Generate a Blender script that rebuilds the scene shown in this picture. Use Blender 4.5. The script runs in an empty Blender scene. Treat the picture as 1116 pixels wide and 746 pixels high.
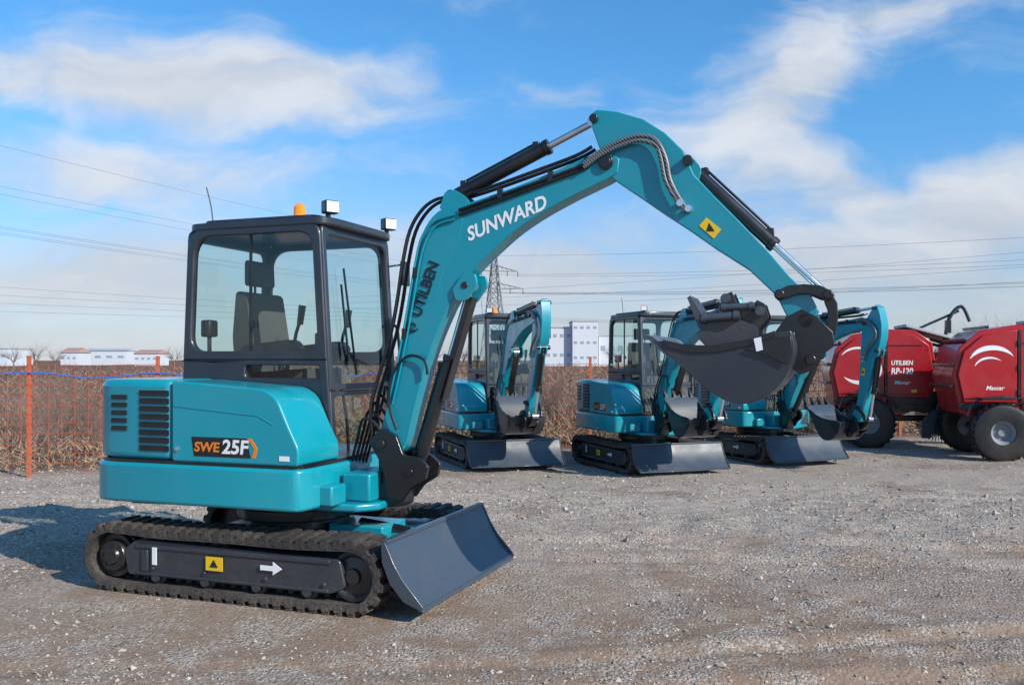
import bpy, bmesh, math, random
import numpy as np
from mathutils import Vector, Matrix
random.seed(7); rng=np.random.default_rng(5)
C=bpy.context.scene.collection
R=math.radians; PI=math.pi
H0=1.5; F0=1000.0; Y0=392.0; CX=558.0      # camera height, focal length in photo pixels, horizon row, centre column
TH=R(20); FX,FY=math.cos(TH),-math.sin(TH); LX,LY=math.sin(TH),math.cos(TH)
MC=(-1.485,6.345)                            # centre of the near machine
# ------------------------------------------------------------------ node helpers
def new_mat(name):
    m=bpy.data.materials.new(name); m.use_nodes=True
    nt=m.node_tree; b=nt.nodes['Principled BSDF']; return m,nt,b
def N(nt,t,**k):
    n=nt.nodes.new(t)
    for a,v in k.items(): setattr(n,a,v)
    return n
def mth(nt,op,a,b=None,c=None,clamp=False):
    n=N(nt,'ShaderNodeMath',operation=op); n.use_clamp=clamp
    for i,v in enumerate((a,b,c)):
        if v is None: continue
        if isinstance(v,(int,float)): n.inputs[i].default_value=v
        else: nt.links.new(v,n.inputs[i])
    return n.outputs[0]
def mixc(nt,f,a,b,bt='MIX'):
    n=N(nt,'ShaderNodeMix',data_type='RGBA',blend_type=bt)
    for s,v in ((0,f),(6,a),(7,b)):
        if isinstance(v,(int,float)): n.inputs[s].default_value=v
        elif isinstance(v,tuple): n.inputs[s].default_value=(*v,1) if len(v)==3 else v
        else: nt.links.new(v,n.inputs[s])
    return n.outputs[2]
def ramp(nt,f,a,b,lo=0.,hi=1.,smooth=True):
    n=N(nt,'ShaderNodeMapRange'); n.interpolation_type='SMOOTHSTEP' if smooth else 'LINEAR'
    nt.links.new(f,n.inputs[0])
    for i,v in zip((1,2,3,4),(a,b,lo,hi)): n.inputs[i].default_value=v
    return n.outputs[0]
def noise(nt,vec,scale,detail=4,rough=.55,dist=0):
    n=N(nt,'ShaderNodeTexNoise'); n.inputs['Scale'].default_value=scale; n.inputs['Detail'].default_value=detail
    n.inputs['Roughness'].default_value=rough; n.inputs['Distortion'].default_value=dist
    if vec is not None: nt.links.new(vec,n.inputs['Vector'])
    return n
def paint(name,col,rough=.35,metal=0,coat=0,dust=.12,bump=0,dustcol=(.34,.27,.21)):
    m,nt,b=new_mat(name)
    tc=N(nt,'ShaderNodeTexCoord'); o=tc.outputs['Object']
    n1=noise(nt,o,3.2,4,.65); n2=noise(nt,o,45,2,.6)
    f=mth(nt,'MULTIPLY',ramp(nt,n1.outputs[0],.42,.75),dust)
    sep=N(nt,'ShaderNodeSeparateXYZ'); nt.links.new(o,sep.inputs[0])
    low=ramp(nt,sep.outputs[2],.1,.7,dust*.9,0)
    f=mth(nt,'ADD',f,low,clamp=True)
    f=mth(nt,'MULTIPLY',f,ramp(nt,n2.outputs[0],.3,.7,.5,1.2))
    nt.links.new(mixc(nt,f,col,dustcol),b.inputs['Base Color'])
    nt.links.new(ramp(nt,n1.outputs[0],.3,.7,rough-.06,rough+.12),b.inputs['Roughness'])
    b.inputs['Metallic'].default_value=metal
    b.inputs['Coat Weight'].default_value=coat; b.inputs['Coat Roughness'].default_value=.12
    if bump:
        bp=N(nt,'ShaderNodeBump'); bp.inputs['Strength'].default_value=bump; bp.inputs['Distance'].default_value=.01
        nt.links.new(n2.outputs[0],bp.inputs['Height']); nt.links.new(bp.outputs[0],b.inputs['Normal'])
    return m
M={}
M['teal']=paint('teal_paint',(.003,.30,.375),.30,0,.5,.05)
M['tealdark']=paint('teal_arm',(.003,.265,.345),.32,0,.45,.06)
M['char']=paint('charcoal_paint',(.024,.029,.041),.36,0,.3,.06)
M['blk']=paint('black_paint',(.009,.010,.013),.33,0,.3,.04)
M['steelgrey']=paint('blade_paint',(.045,.062,.085),.36,0,.2,.05)
M['rubber']=paint('rubber',(.017,.016,.016),.7,0,0,.20,.4)
M['hose']=paint('hose',(.010,.010,.011),.45,0,0,.04)
M['chrome']=paint('chrome',(.72,.73,.75),.2,.9,0,.02)
M['red']=paint('red_paint',(.40,.005,.011),.32,0,.4,.05)
M['grey']=paint('grey_paint',(.46,.47,.48),.5,0,0,.06)
M['rim']=paint('rim_paint',(.24,.26,.28),.45,0,0,.08)
M['white']=paint('white_mark',(.85,.85,.85),.5,0,0,.02)
M['orange']=paint('orange_mark',(.85,.22,.01),.5,0,0,.02)
M['yellow']=paint('yellow_mark',(.85,.52,.01),.5,0,0,.02)
M['darkmark']=paint('dark_mark',(.006,.018,.024),.5,0,0,.02)
M['rust']=paint('rusty_orange',(.50,.11,.045),.7,0,0,.15,.3)
M['bluecord']=paint('blue_cord',(.02,.12,.5),.6,0,0,.02)
M['seat']=paint('seat_cloth',(.085,.078,.072),.85,0,0,.1)
M['wire']=paint('wire_metal',(.12,.13,.15),.6,0,0,.0)
M['conc']=paint('pale_wall',(.60,.63,.68),.8,0,0,.1)
M['roofred']=paint('roof_tiles',(.46,.27,.22),.8,0,0,.1)
M['win']=paint('dull_window',(.30,.36,.43),.3,0,0,0)
M['zinc']=paint('zinc',(.15,.165,.19),.55,.3,0,.02)
m,nt,b=new_mat('spiral_hose'); w=N(nt,'ShaderNodeTexWave'); w.inputs['Scale'].default_value=30; tc=N(nt,'ShaderNodeTexCoord'); nt.links.new(tc.outputs['Object'],w.inputs[0])
w.bands_direction='DIAGONAL'
nt.links.new(mixc(nt,w.outputs[1],(.03,.03,.035),(.24,.25,.27)),b.inputs['Base Color']); b.inputs['Roughness'].default_value=.4; M['spiral']=m
m,nt,b=new_mat('amber'); b.inputs['Base Color'].default_value=(.9,.25,.01,1); b.inputs['Roughness'].default_value=.15
b.inputs['Emission Color'].default_value=(1,.3,.02,1); b.inputs['Emission Strength'].default_value=.25; M['amber']=m
m,nt,b=new_mat('lamp_lens'); b.inputs['Base Color'].default_value=(.85,.87,.9,1); b.inputs['Roughness'].default_value=.15; b.inputs['Metallic'].default_value=.1; M['lens']=m
m=bpy.data.materials.new('cab_glass'); m.use_nodes=True; nt=m.node_tree; nt.nodes.clear()
out=N(nt,'ShaderNodeOutputMaterial'); tr=N(nt,'ShaderNodeBsdfTransparent'); tr.inputs[0].default_value=(.80,.91,.90,1)
gl=N(nt,'ShaderNodeBsdfGlossy'); gl.inputs['Roughness'].default_value=.02; lw=N(nt,'ShaderNodeLayerWeight'); lw.inputs[0].default_value=.5
fr=mth(nt,'MULTIPLY_ADD',mth(nt,'POWER',lw.outputs['Facing'],4.0),.85,.07,clamp=True)
mx=N(nt,'ShaderNodeMixShader'); nt.links.new(fr,mx.inputs[0]); nt.links.new(tr.outputs[0],mx.inputs[1]); nt.links.new(gl.outputs[0],mx.inputs[2]); nt.links.new(mx.outputs[0],out.inputs[0]); M['glass']=m
# ------------------------------------------------------------------ mesh builder
class MB:
    def __init__(s): s.v=[]; s.f=[]; s.m=[]
    def add(s,vs,fs,mi=0):
        b=len(s.v); s.v+= [tuple(p) for p in vs]; s.f+=[[b+i for i in f] for f in fs]; s.m+=[mi]*len(fs); return s
    def prism(s,poly,y0,y1,mi=0):
        n=len(poly); vs=[(p[0],y0,p[1]) for p in poly]+[(p[0],y1,p[1]) for p in poly]
        return s.add(vs,[list(range(n)),list(range(2*n-1,n-1,-1))]+[[i,n+i,n+(i+1)%n,(i+1)%n] for i in range(n)],mi)
    def vprism(s,poly,z0,z1,mi=0):
        n=len(poly); vs=[(p[0],p[1],z0) for p in poly]+[(p[0],p[1],z1) for p in poly]
        return s.add(vs,[list(range(n)),list(range(2*n-1,n-1,-1))]+[[i,n+i,n+(i+1)%n,(i+1)%n] for i in range(n)],mi)
    def ring(s,o,i_,f0,f1,mi=0):
        n=len(o); vs=[f0(p) for p in o]+[f0(p) for p in i_]+[f1(p) for p in o]+[f1(p) for p in i_]; fs=[]
        for k in range(n):
            q=(k+1)%n
            fs+=[[k,q,n+q,n+k],[2*n+k,3*n+k,3*n+q,2*n+q],[k,2*n+k,2*n+q,q],[n+k,n+q,3*n+q,3*n+k]]
        return s.add(vs,fs,mi)
    def box(s,c,d,M_=None,mi=0):
        x,y,z=[a/2 for a in d]; vs=[Vector((i*x,j*y,k*z)) for i in(-1,1) for j in(-1,1) for k in(-1,1)]
        if M_ is not None: vs=[M_@p for p in vs]
        vs=[p+Vector(c) for p in vs]
        return s.add(vs,[(0,1,3,2),(4,6,7,5),(0,4,5,1),(2,3,7,6),(0,2,6,4),(1,5,7,3)],mi)
    def cyl(s,p0,p1,r,r1=None,n=16,mi=0):
        p0,p1=Vector(p0),Vector(p1); r1=r if r1 is None else r1; d=(p1-p0).normalized()
        a=d.orthogonal().normalized(); b_=d.cross(a)
        vs=[p0+(a*math.cos(2*PI*k/n)+b_*math.sin(2*PI*k/n))*r for k in range(n)]+[p1+(a*math.cos(2*PI*k/n)+b_*math.sin(2*PI*k/n))*r1 for k in range(n)]
        return s.add(vs,[list(range(n-1,-1,-1)),list(range(n,2*n))]+[[k,(k+1)%n,n+(k+1)%n,n+k] for k in range(n)],mi)
    def tube(s,pts,r,n=8,mi=0,smooth=True):
        pts=[Vector(p) for p in pts]
        if smooth and len(pts)>2:
            q=[]; P=[pts[0]]+pts+[pts[-1]]
            for i in range(1,len(P)-2):
                for t in (0,.25,.5,.75):
                    a,b_,c,d=P[i-1],P[i],P[i+1],P[i+2]
                    q.append(.5*((2*b_)+(c-a)*t+(2*a-5*b_+4*c-d)*t*t+(3*b_-a-3*c+d)*t**3))
            pts=q+[pts[-1]]
        vs=[]; up=None
        for i,p in enumerate(pts):
            d=(pts[min(i+1,len(pts)-1)]-pts[max(i-1,0)]).normalized()
            if up is None: up=d.orthogonal().normalized()
            up=(up-d*up.dot(d)).normalized(); b_=d.cross(up)
            vs+=[p+(up*math.cos(2*PI*k/n)+b_*math.sin(2*PI*k/n))*r for k in range(n)]
        fs=[]
        for i in range(len(pts)-1):
            fs+=[[i*n+k,i*n+(k+1)%n,(i+1)*n+(k+1)%n,(i+1)*n+k] for k in range(n)]
        fs+=[list(range(n-1,-1,-1)),list(range((len(pts)-1)*n,len(pts)*n))]
        return s.add(vs,fs,mi)
    def lathe(s,prof,c,n=32,mi=0):     # prof (r,y), axis along Y
        vs=[]; k=len(prof)
        for i in range(n):
            a=2*PI*i/n
            vs+=[(c[0]+r*math.cos(a),c[1]+y,c[2]+r*math.sin(a)) for r,y in prof]
        fs=[[i*k+j,i*k+j+1,((i+1)%n)*k+j+1,((i+1)%n)*k+j] for i in range(n) for j in range(k-1)]
        return s.add(vs,fs,mi)
    def build(s,name,mats,parent=None,bev=0,ang=35,normals=True,seg=2):
        me=bpy.data.meshes.new(name); me.from_pydata(s.v,[],s.f)
        mats=mats if isinstance(mats,(list,tuple)) else [mats]
        for q in mats: me.materials.append(q)
        me.polygons.foreach_set('material_index',s.m)
        if normals:
            bm=bmesh.new(); bm.from_mesh(me); bmesh.ops.recalc_face_normals(bm,faces=bm.faces); bm.to_mesh(me); bm.free()
        me.polygons.foreach_set('use_smooth',[True]*len(me.polygons)); me.set_sharp_from_angle(angle=R(ang))
        o=bpy.data.objects.new(name,me); C.objects.link(o)
        if parent: o.parent=parent
        if bev:
            md=o.modifiers.new('Bevel','BEVEL'); md.width=bev; md.segments=seg; md.limit_method='ANGLE'; md.angle_limit=R(35); md.harden_normals=False
        return o
def tag(o,label,cat,group=None,kind=None):
    if label: o['label']=label
    if cat: o['category']=cat
    if group: o['group']=group
    if kind: o['kind']=kind
    return o
def empty(name,loc,rz=0):
    o=bpy.data.objects.new(name,None); o.empty_display_size=.2; C.objects.link(o); o.location=loc; o.rotation_euler=(0,0,rz); return o
def kids(o): return [c for c in bpy.data.objects if c.parent==o]
def copy_tree(o,parent=None,top=True):
    c=o.copy(); C.objects.link(c)
    if parent is not None: c.parent=parent
    for ch in kids(o): copy_tree(ch,c,False)
    return c
def rpoly(pts,r,seg=4):
    n=len(pts); rs=r if isinstance(r,(list,tuple)) else [r]*n; out=[]
    for i in range(n):
        p=Vector(pts[i]); a=(Vector(pts[i-1])-p); b_=(Vector(pts[(i+1)%n])-p)
        t=min(rs[i],a.length*.45,b_.length*.45); A=p+a.normalized()*t; B=p+b_.normalized()*t
        for k in range(seg+1):
            u=k/seg; q=A*(1-u)**2+p*2*u*(1-u)+B*u*u; out.append((q.x,q.y))
    return out
def catmull2(pts,k=4):
    P=[Vector(p) for p in [pts[0]]+list(pts)+[pts[-1]]]; o=[]
    for i in range(1,len(P)-2):
        for j in range(k):
            t=j/k; a,b_,c,d=P[i-1],P[i],P[i+1],P[i+2]
            q=.5*((2*b_)+(c-a)*t+(2*a-5*b_+4*c-d)*t*t+(3*b_-a-3*c+d)*t**3); o.append((q.x,q.y))
    o.append(tuple(pts[-1])); return o
def text(name,body,size,mat,parent,org,xd=(1,0,0),yd=(0,0,1),bold=.0,shear=0,stretch=1,ang=0):
    cu=bpy.data.curves.new('t','FONT'); cu.body=body; cu.size=size; cu.align_x='CENTER'; cu.align_y='CENTER'; cu.offset=bold*size; cu.shear=shear; cu.resolution_u=3
    o=bpy.data.objects.new('t',cu); C.objects.link(o); bpy.context.view_layer.update()
    dg=bpy.context.evaluated_depsgraph_get(); me=bpy.data.meshes.new_from_object(o.evaluated_get(dg)); bpy.data.objects.remove(o)
    xd=Vector(xd).normalized(); yd=Vector(yd).normalized(); ca,sa=math.cos(ang),math.sin(ang)
    X=xd*ca+yd*sa; Y=-xd*sa+yd*ca
    for v in me.vertices: v.co=Vector(org)+X*v.co.x*stretch+Y*v.co.y
    me.materials.clear(); me.materials.append(mat); me.name=name
    q=bpy.data.objects.new(name,me); C.objects.link(q); q.parent=parent; return q
# photo column/row -> (x,z) in the machine's vertical plane y
def pp(px,py,y):
    u=(px-CX)/F0; X=MC[0]+y*LX; Y=MC[1]+y*LY
    a=(u*Y-X)/(FX-u*FY); d=Y+a*FY
    return (a,H0-(py-Y0)/F0*d)
def rot2(p,c,a):
    dx,dz=p[0]-c[0],p[1]-c[1]; ca,sa=math.cos(a),math.sin(a); return (c[0]+dx*ca-dz*sa,c[1]+dx*sa+dz*ca)
def crescent(c,r,a0,a1,w,n=20,sq=.8):
    o=[];i=[]
    for k in range(n+1):
        t=k/n; a=a0+(a1-a0)*t; ww=w*math.sin(PI*min(1,t*1.02+.001))**.8+.004
        o.append((c[0]+r*math.cos(a),c[1]+r*sq*math.sin(a))); i.append((c[0]+(r-ww)*math.cos(a),c[1]+(r-ww)*sq*math.sin(a)))
    return o+i[::-1]
# ------------------------------------------------------------------ excavator
YB=-.12
def build_base(root):
    zc=.225; xr,xf=-.93,.84; Rb=.192
    for s in (-1,1):
        yc=s*.6; w=.15
        mb=MB()
        Ls=xf-xr
        per=2*Ls+2*PI*Rb; nl=56
        def pt(t,r):
            t=t%per
            if t<Ls: return Vector((xr+t,0,zc-r)),Vector((1,0,0))
            t-=Ls
            if t<PI*Rb:
                a=-PI/2+t/Rb; return Vector((xf+r*math.cos(a),0,zc+r*math.sin(a))),Vector((-math.sin(a),0,math.cos(a)))
            t-=PI*Rb
            if t<Ls:
                sag=.016*math.sin(PI*t/Ls)*(1+.4*math.sin(3*PI*t/Ls)); return Vector((xf-t,0,zc+r-sag)),Vector((-1,0,0))
            t-=Ls; a=PI/2+t/Rb; return Vector((xr+r*math.cos(a),0,zc+r*math.sin(a))),Vector((-math.sin(a),0,math.cos(a)))
        n=112; vs=[]
        for i in range(n):
            q0,_=pt(per*i/n,Rb-.036); q1,_=pt(per*i/n,Rb+.004)
            vs+=[(q0.x,yc-w,q0.z),(q1.x,yc-w,q1.z),(q1.x,yc+w,q1.z),(q0.x,yc+w,q0.z)]
        fs=[]
        for i in range(n):
            j=(i+1)%n
            for k in range(4): fs.append([i*4+k,i*4+(k+1)%4,j*4+(k+1)%4,j*4+k])
        mb.add(vs,fs)
        for i in range(nl):
            for sd in (-1,1):
                t=per*(i+(.25 if sd>0 else 0))/nl; q,d=pt(t,Rb+.016); up=Vector((d.z,0,-d.x))
                Mx=Matrix((d,Vector((0,1,0)),up)).transposed()
                mb.box((q.x,yc+sd*.076,q.z),(per/nl*.52,.142,.030),Mx)
                q2,_=pt(t,Rb-.004)
                mb.box((q2.x,yc+sd*(w-.004),q2.z),(per/nl*.60,.014,.036),Mx)
                q3,_=pt(t,Rb-.045)
                if sd>0: mb.box((q3.x,yc,q3.z),(per/nl*.45,.05,.03),Mx)
        mb.build('rubber_track',M['rubber'],root)
        fr=MB()
        fr.prism(rpoly([(-.80,.115),(.70,.115),(.80,.16),(.76,.325),(-.74,.345),(-.84,.27)],.03),min(s*.50,s*.722),max(s*.50,s*.722))
        fr.box((-.02,s*.726,.305),(1.44,.012,.028)); fr.box((-.02,s*.726,.132),(1.42,.012,.02))
        fr.box((-.66,s*.728,.215),(.05,.016,.14))
        for bx_ in (-.60,-.2,.25,.66): fr.cyl((bx_,s*.715,.17),(bx_,s*.735,.17),.014,n=8)
        tf=fr.build('track_frame',M['char'],root,.008)
        sp=MB(); prof=[(.0,.74),(.05,.74),(.06,.725),(.095,.725),(.105,.71),(.105,.69),(.14,.69),(.14,.65),(.150,.645),(.150,.55),(.0,.55)]
        sp.lathe([(r,s*y) for r,y in prof],(xr,0,zc),32)
        for k in range(8):
            a=k*PI/4; sp.cyl((xr+.08*math.cos(a),s*.72,zc+.08*math.sin(a)),(xr+.08*math.cos(a),s*.732,zc+.08*math.sin(a)),.009,n=6)
        sp.build('sprocket',M['blk'],tf)
        il=MB(); prof=[(.0,.71),(.045,.71),(.05,.69),(.11,.68),(.13,.70),(.148,.70),(.150,.60),(.150,.5),(0,.5)]
        il.lathe([(r,s*y) for r,y in prof],(xf,0,zc),32); il.build('idler_wheel',M['blk'],tf)
        for rx in (-.58,-.2,.18,.54):
            rl=MB(); rl.lathe([(0,s*.73),(.03,s*.73),(.035,s*.70),(.055,s*.69),(.055,s*.52),(0,s*.52)],(rx,0,.115),20); rl.build('roller',M['char'],tf)
        if s<0:
            d=MB(); d.box((-.12,-.724-.010,.235),(.125,.004,.085)); d.build('warning_sticker',M['yellow'],tf)
            d=MB(); d.prism([(-.15,.215),(-.12,.262),(-.09,.215)],-.740,-.7385); d.build('warning_triangle',M['darkmark'],tf)
            d=MB(); d.prism([(.22,.225),(.31,.225),(.31,.20),(.375,.24),(.31,.28),(.31,.255),(.22,.255)],-.738,-.734); d.build('arrow_mark',M['white'],tf)
            d=MB(); d.box((-.58,-.734,.25),(.035,.004,.11)); d.build('white_sticker',M['white'],tf)
    uc=MB(); uc.box((-.02,0,.28),(1.0,1.02,.14)); uc.box((-.02,0,.36),(.7,.6,.08)); uc.cyl((0,0,.38),(0,0,.56),.36,n=40); uc.cyl((0,0,.44),(0,0,.52),.40,n=40)
    uc.build('undercarriage',M['blk'],root,.012)
    for s in (-1,1):
        a=MB(); a.prism([(.45,.22),(.9,.20),(1.12,.24),(1.12,.34),(.9,.34),(.45,.36)],s*.34-.04,s*.34+.04); a.build('blade_arm',M['teal'],root,.008)
    a=MB(); a.box((.80,0,.33),(.10,.72,.07)); a.box((.55,0,.37),(.4,.34,.10)); a.build('blade_crossbar',M['teal'],root,.01)
    a=MB(); a.cyl((.5,0,.40),(.85,0,.36),.045); a.cyl((.85,0,.36),(1.08,0,.33),.022); a.build('blade_cylinder',M['blk'],root)
    front=catmull2([(1.075,.450),(1.105,.385),(1.14,.31),(1.185,.235),(1.24,.165),(1.31,.095)],3)
    back=[(p[0]-.02,p[1]-.004) for p in front][::-1]
    bl=MB(); bl.prism(front+back,-.75,.75)
    for s in (-1,1):
        bl.prism([(1.055,.455),(1.08,.455),(1.14,.330),(1.195,.245),(1.325,.10),(1.31,.08),(1.20,.12),(1.11,.22),(1.06,.34)],s*.75-.006+s*.006,s*.75+.006+s*.006)
    bl.box((1.070,0,.453),(.04,1.5,.022)); bl.prism([(1.22,.150),(1.325,.075),(1.315,.065),(1.21,.135)],-.75,.75)
    bl.prism([(1.04,.42),(1.08,.42),(1.16,.2),(1.04,.2)],-.36,-.30); bl.prism([(1.04,.42),(1.08,.42),(1.16,.2),(1.04,.2)],.30,.36)
    bl.build('dozer_blade',M['steelgrey'],root,.004)
    tail=[(-.93,.75),(-1.06,.70),(-1.13,.58),(-1.18,.35),(-1.20,0),(-1.18,-.35),(-1.13,-.58),(-1.06,-.70),(-.93,-.75)]
    tailc=[(-.93,.73),(-1.05,.68),(-1.11,.56),(-1.16,.33),(-1.18,0),(-1.16,-.33),(-1.11,-.56),(-1.05,-.68),(-.93,-.73)]
    sk=MB(); sk.vprism(catmull2(tail,3)+[(.42,-.75),(.475,-.735),(.505,-.69),(.515,-.60),(.515,-.30),(.43,.72),(.4,.75)],.585,.840); sk.build('skirt_panel',M['teal'],root,.030,seg=3)
    sm=MB(); sm.vprism(catmull2([(p[0]*.985,p[1]*.97) for p in tail],3)+[(.40,-.725),(.48,-.66),(.49,-.4),(.41,.7)],.835,.862); sm.build('seam_seal',M['blk'],root)
    pf=MB(); pf.vprism([(-.9,-.6),(.70,-.42),(.80,-.3),(.80,.1),(.70,.3),(.5,.6),(-.9,.6)],.55,.60); pf.box((.64,-.12,.69),(.20,.40,.18)); pf.box((.52,-.45,.66),(.16,.18,.13)); pf.build('slewing_platform',M['tealdark'],root,.015)
    tl=MB(); tl.vprism([(-.455,-.26),(-.84,-.26),(-.84,.73)]+catmull2(tailc,3)+[(-.455,-.73)],.860,1.375); rc=tl.build('rear_cover',M['teal'],root,.045,seg=4)
    g=MB()
    for k in range(8):
        z=.935+k*.050
        g.box((-.585,-.732,z),(.225,.012,.030)); g.prism([(-.697,z+.015),(-.473,z+.015),(-.473,z+.021),(-.697,z+.021)],-.742,-.728)
    g.build('grille',M['blk'],rc)
    g=MB()
    for k in range(5):
        z=1.06+k*.050
        g.box((-.865,-.732,z),(.12,.012,.030))
    g.build('grille',M['blk'],rc)
    g=MB(); g.prism(rpoly([(-.445,.860),(.485,.860),(.490,.96),(.42,1.09),(.335,1.27),(.24,1.325),(-.445,1.37)],[.02,.03,.04,.08,.08,.07,.02],5),-.735,-.262)
    ec=g.build('side_cover',M['teal'],root,.040,seg=4)
    d=MB(); d.prism([(-.43,1.215),(.20,1.165),(.31,1.11),(.315,1.102),(.20,1.155),(-.43,1.205)],-.7385,-.733); d.build('pressed_crease',M['tealdark'],ec,.002)
    d=MB(); d.prism([(-.29,1.02),(.12,1.02),(.15,.90),(-.27,.90)],-.7375,-.735); d.build('name_plate',M['blk'],ec)
    d=MB(); d.prism([(.13,1.02),(.155,1.02),(.20,.96),(.185,.90),(.16,.90),(.175,.955)],-.7375,-.735); d.build('orange_stripe',M['orange'],ec)
    text('lettering','SWE',.082,M['orange'],ec,(-.175,-.739,.956),bold=.03,shear=.1,stretch=1.15)
    text('lettering','25F',.118,M['white'],ec,(.035,-.739,.960),bold=.03,shear=.1,stretch=1.1)
    d=MB(); d.box((.39,-.737,.905),(.07,.003,.03)); d.build('warning_sticker',M['white'],ec)
    d=MB(); d.cyl((-.40,-.73,.94),(-.40,-.745,.94),.014,n=12); d.build('lock',M['chrome'],ec)
    # ---- cab
    fx=lambda z:.44-.11*(z-.62)/1.78
    rx=lambda z:-.80+.08*(z-.62)/1.78
    cab=MB(); YR,YL,T=-.25,.70,.055
    def side(y,up):
        f0=lambda p:(p[0],y,p[1]); f1=lambda p:(p[0],y+(T if y<0 else -T),p[1])
        o=rpoly([(rx(1.5),1.5),(fx(1.5),1.5),(fx(2.41),2.41),(rx(2.41),2.41)],[.001,.001,.10,.16],6)
        i=rpoly([(rx(1.56)+.06,1.56),(fx(1.56)-.065,1.56),(fx(2.34)-.065,2.345),(rx(2.34)+.06,2.345)],[.12,.09,.12,.15],6)
        cab.ring(o,i,f0,f1)
        o=rpoly([(rx(.60),.60),(fx(.60),.60),(fx(1.5),1.5),(rx(1.5),1.5)],.001,6)
        i=rpoly([(-.25,1.38),(.33,1.38),(.33,1.465),(-.25,1.465)] if up else [(-.70,.80),(.36,.80),(.34,1.46),(-.70,1.46)],.03,6)
        cab.ring(o,i,f0,f1)
    side(YR,True); side(YL,False)
    ff=lambda off:(lambda p:(fx(p[1])+off,p[0],p[1]))
    o=rpoly([(YR+.01,1.30),(YL-.01,1.30),(YL-.01,2.40),(YR+.01,2.40)],[.001,.001,.06,.06],5); i=rpoly([(YR+.06,1.34),(YL-.06,1.34),(YL-.06,2.33),(YR+.06,2.33)],.09,5)
    cab.ring(o,i,ff(.012),ff(-.045))
    o=rpoly([(YR+.01,.60),(YL-.01,.60),(YL-.01,1.295),(YR+.01,1.295)],.001,5); i=rpoly([(YR+.06,.82),(YL-.06,.82),(YL-.06,1.26),(YR+.06,1.26)],.05,5)
    cab.ring(o,i,ff(.008),ff(-.045))
    rf=lambda off:(lambda p:(rx(p[1])+off,p[0],p[1]))
    o=rpoly([(YR+.01,.66),(YL-.01,.66),(YL-.01,2.40),(YR+.01,2.40)],[.001,.001,.06,.06],5); i=rpoly([(YR+.07,1.50),(YL-.07,1.50),(YL-.07,2.32),(YR+.07,2.32)],.07,5)
    cab.ring(o,i,rf(-.008),rf(.045))
    cab.box((-.18,.225,.70),(1.18,.86,.06))
    cb=cab.build('cab',M['char'],root,.012,seg=2)
    ro=MB(); ro.vprism(rpoly([(-.735,YR-.005),(.355,YR-.005),(.40,YR+.12),(.40,YL-.12),(.355,YL+.005),(-.735,YL+.005)],[.12,.05,.1,.1,.05,.12],4),2.385,2.44)
    ro.vprism(rpoly([(-.66,YR+.06),(.27,YR+.06),(.27,YL-.06),(-.66,YL-.06)],.1,4),2.44,2.468)
    ro.build('roof',M['char'],cb,.018,seg=3)
    def pane(pts): g=MB(); g.add(pts,[list(range(len(pts)))]); g.build('window_pane',M['glass'],cb)
    for y in (YR+.028,YL-.028):
        pane([(p[0],y,p[1]) for p in ((rx(1.56)+.04,1.55),(fx(1.56)-.045,1.55),(fx(2.34)-.045,2.35),(rx(2.34)+.04,2.35))])
    pane([(p[0],YL-.028,p[1]) for p in ((-.71,.79),(.37,.79),(.35,1.47),(-.71,1.47))])
    pane([(p[0],YR+.028,p[1]) for p in ((-.26,1.37),(.34,1.37),(.34,1.475),(-.26,1.475))])
    pane([(fx(z)-.015,y,z) for y,z in ((YR+.05,1.33),(YL-.05,1.33),(YL-.05,2.34),(YR+.05,2.34))])
    pane([(fx(z)-.015,y,z) for y,z in ((YR+.05,.81),(YL-.05,.81),(YL-.05,1.27),(YR+.05,1.27))])
    pane([(rx(z)+.02,y,z) for y,z in ((YR+.06,1.49),(YL-.06,1.49),(YL-.06,2.33),(YR+.06,2.33))])
    d=MB(); d.box((-.22,YR+.028,1.95),(.012,.02,.80)); d.box((-.19,YR+.02,1.74),(.04,.03,.05)); d.build('window_divider',M['blk'],cb)
    st=MB(); sy=.22
    st.box((-.16,sy,1.36),(.48,.48,.13),Matrix.Rotation(R(-4),3,'Y')); st.box((-.2,sy,1.08),(.36,.36,.42))
    st.prism(rpoly([(-.50,1.36),(-.36,1.36),(-.36,1.64),(-.42,1.98),(-.50,1.99),(-.53,1.66)],.04,4),sy-.23,sy+.23)
    st.prism(rpoly([(-.50,2.03),(-.42,2.03),(-.43,2.21),(-.50,2.22)],.03,4),sy-.13,sy+.13); st.cyl((-.46,sy-.06,1.97),(-.46,sy-.06,2.06),.01,n=8); st.cyl((-.46,sy+.06,1.97),(-.46,sy+.06,2.06),.01,n=8)
    st.build('seat',M['seat'],cb,.035,seg=3)
    for s in (-1,1):
        a=MB(); a.prism(rpoly([(-.40,1.48),(.02,1.48),(.10,1.58),(.04,1.64),(-.36,1.60)],.03,3),sy+s*.31-.05,sy+s*.31+.05); a.build('armrest_console',M['blk'],cb,.01)
        a=MB(); a.tube([(.03,sy+s*.31,1.58),(.05,sy+s*.31,1.68),(.08,sy+s*.31,1.76)],.012); a.cyl((.08,sy+s*.31,1.74),(.10,sy+s*.31,1.87),.022,.026,n=10); a.build('control_lever',M['blk'],cb)
        a=MB(); a.tube([(.22,sy+s*.1,.75),(.2,sy+s*.1,1.1),(.12,sy+s*.1,1.45)],.012); a.build('travel_lever',M['blk'],cb)
    a=MB(); a.box((-.64,YR+.13,1.72),(.08,.10,.12)); a.box((-.64,YR+.13,1.62),(.03,.03,.15)); a.build('rear_monitor',M['blk'],cb,.015)
    a=MB(); a.box((.25,-.08,1.62),(.04,.14,.12)); a.box((.25,-.08,1.45),(.03,.03,.3)); a.build('display',M['blk'],cb,.01)
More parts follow.
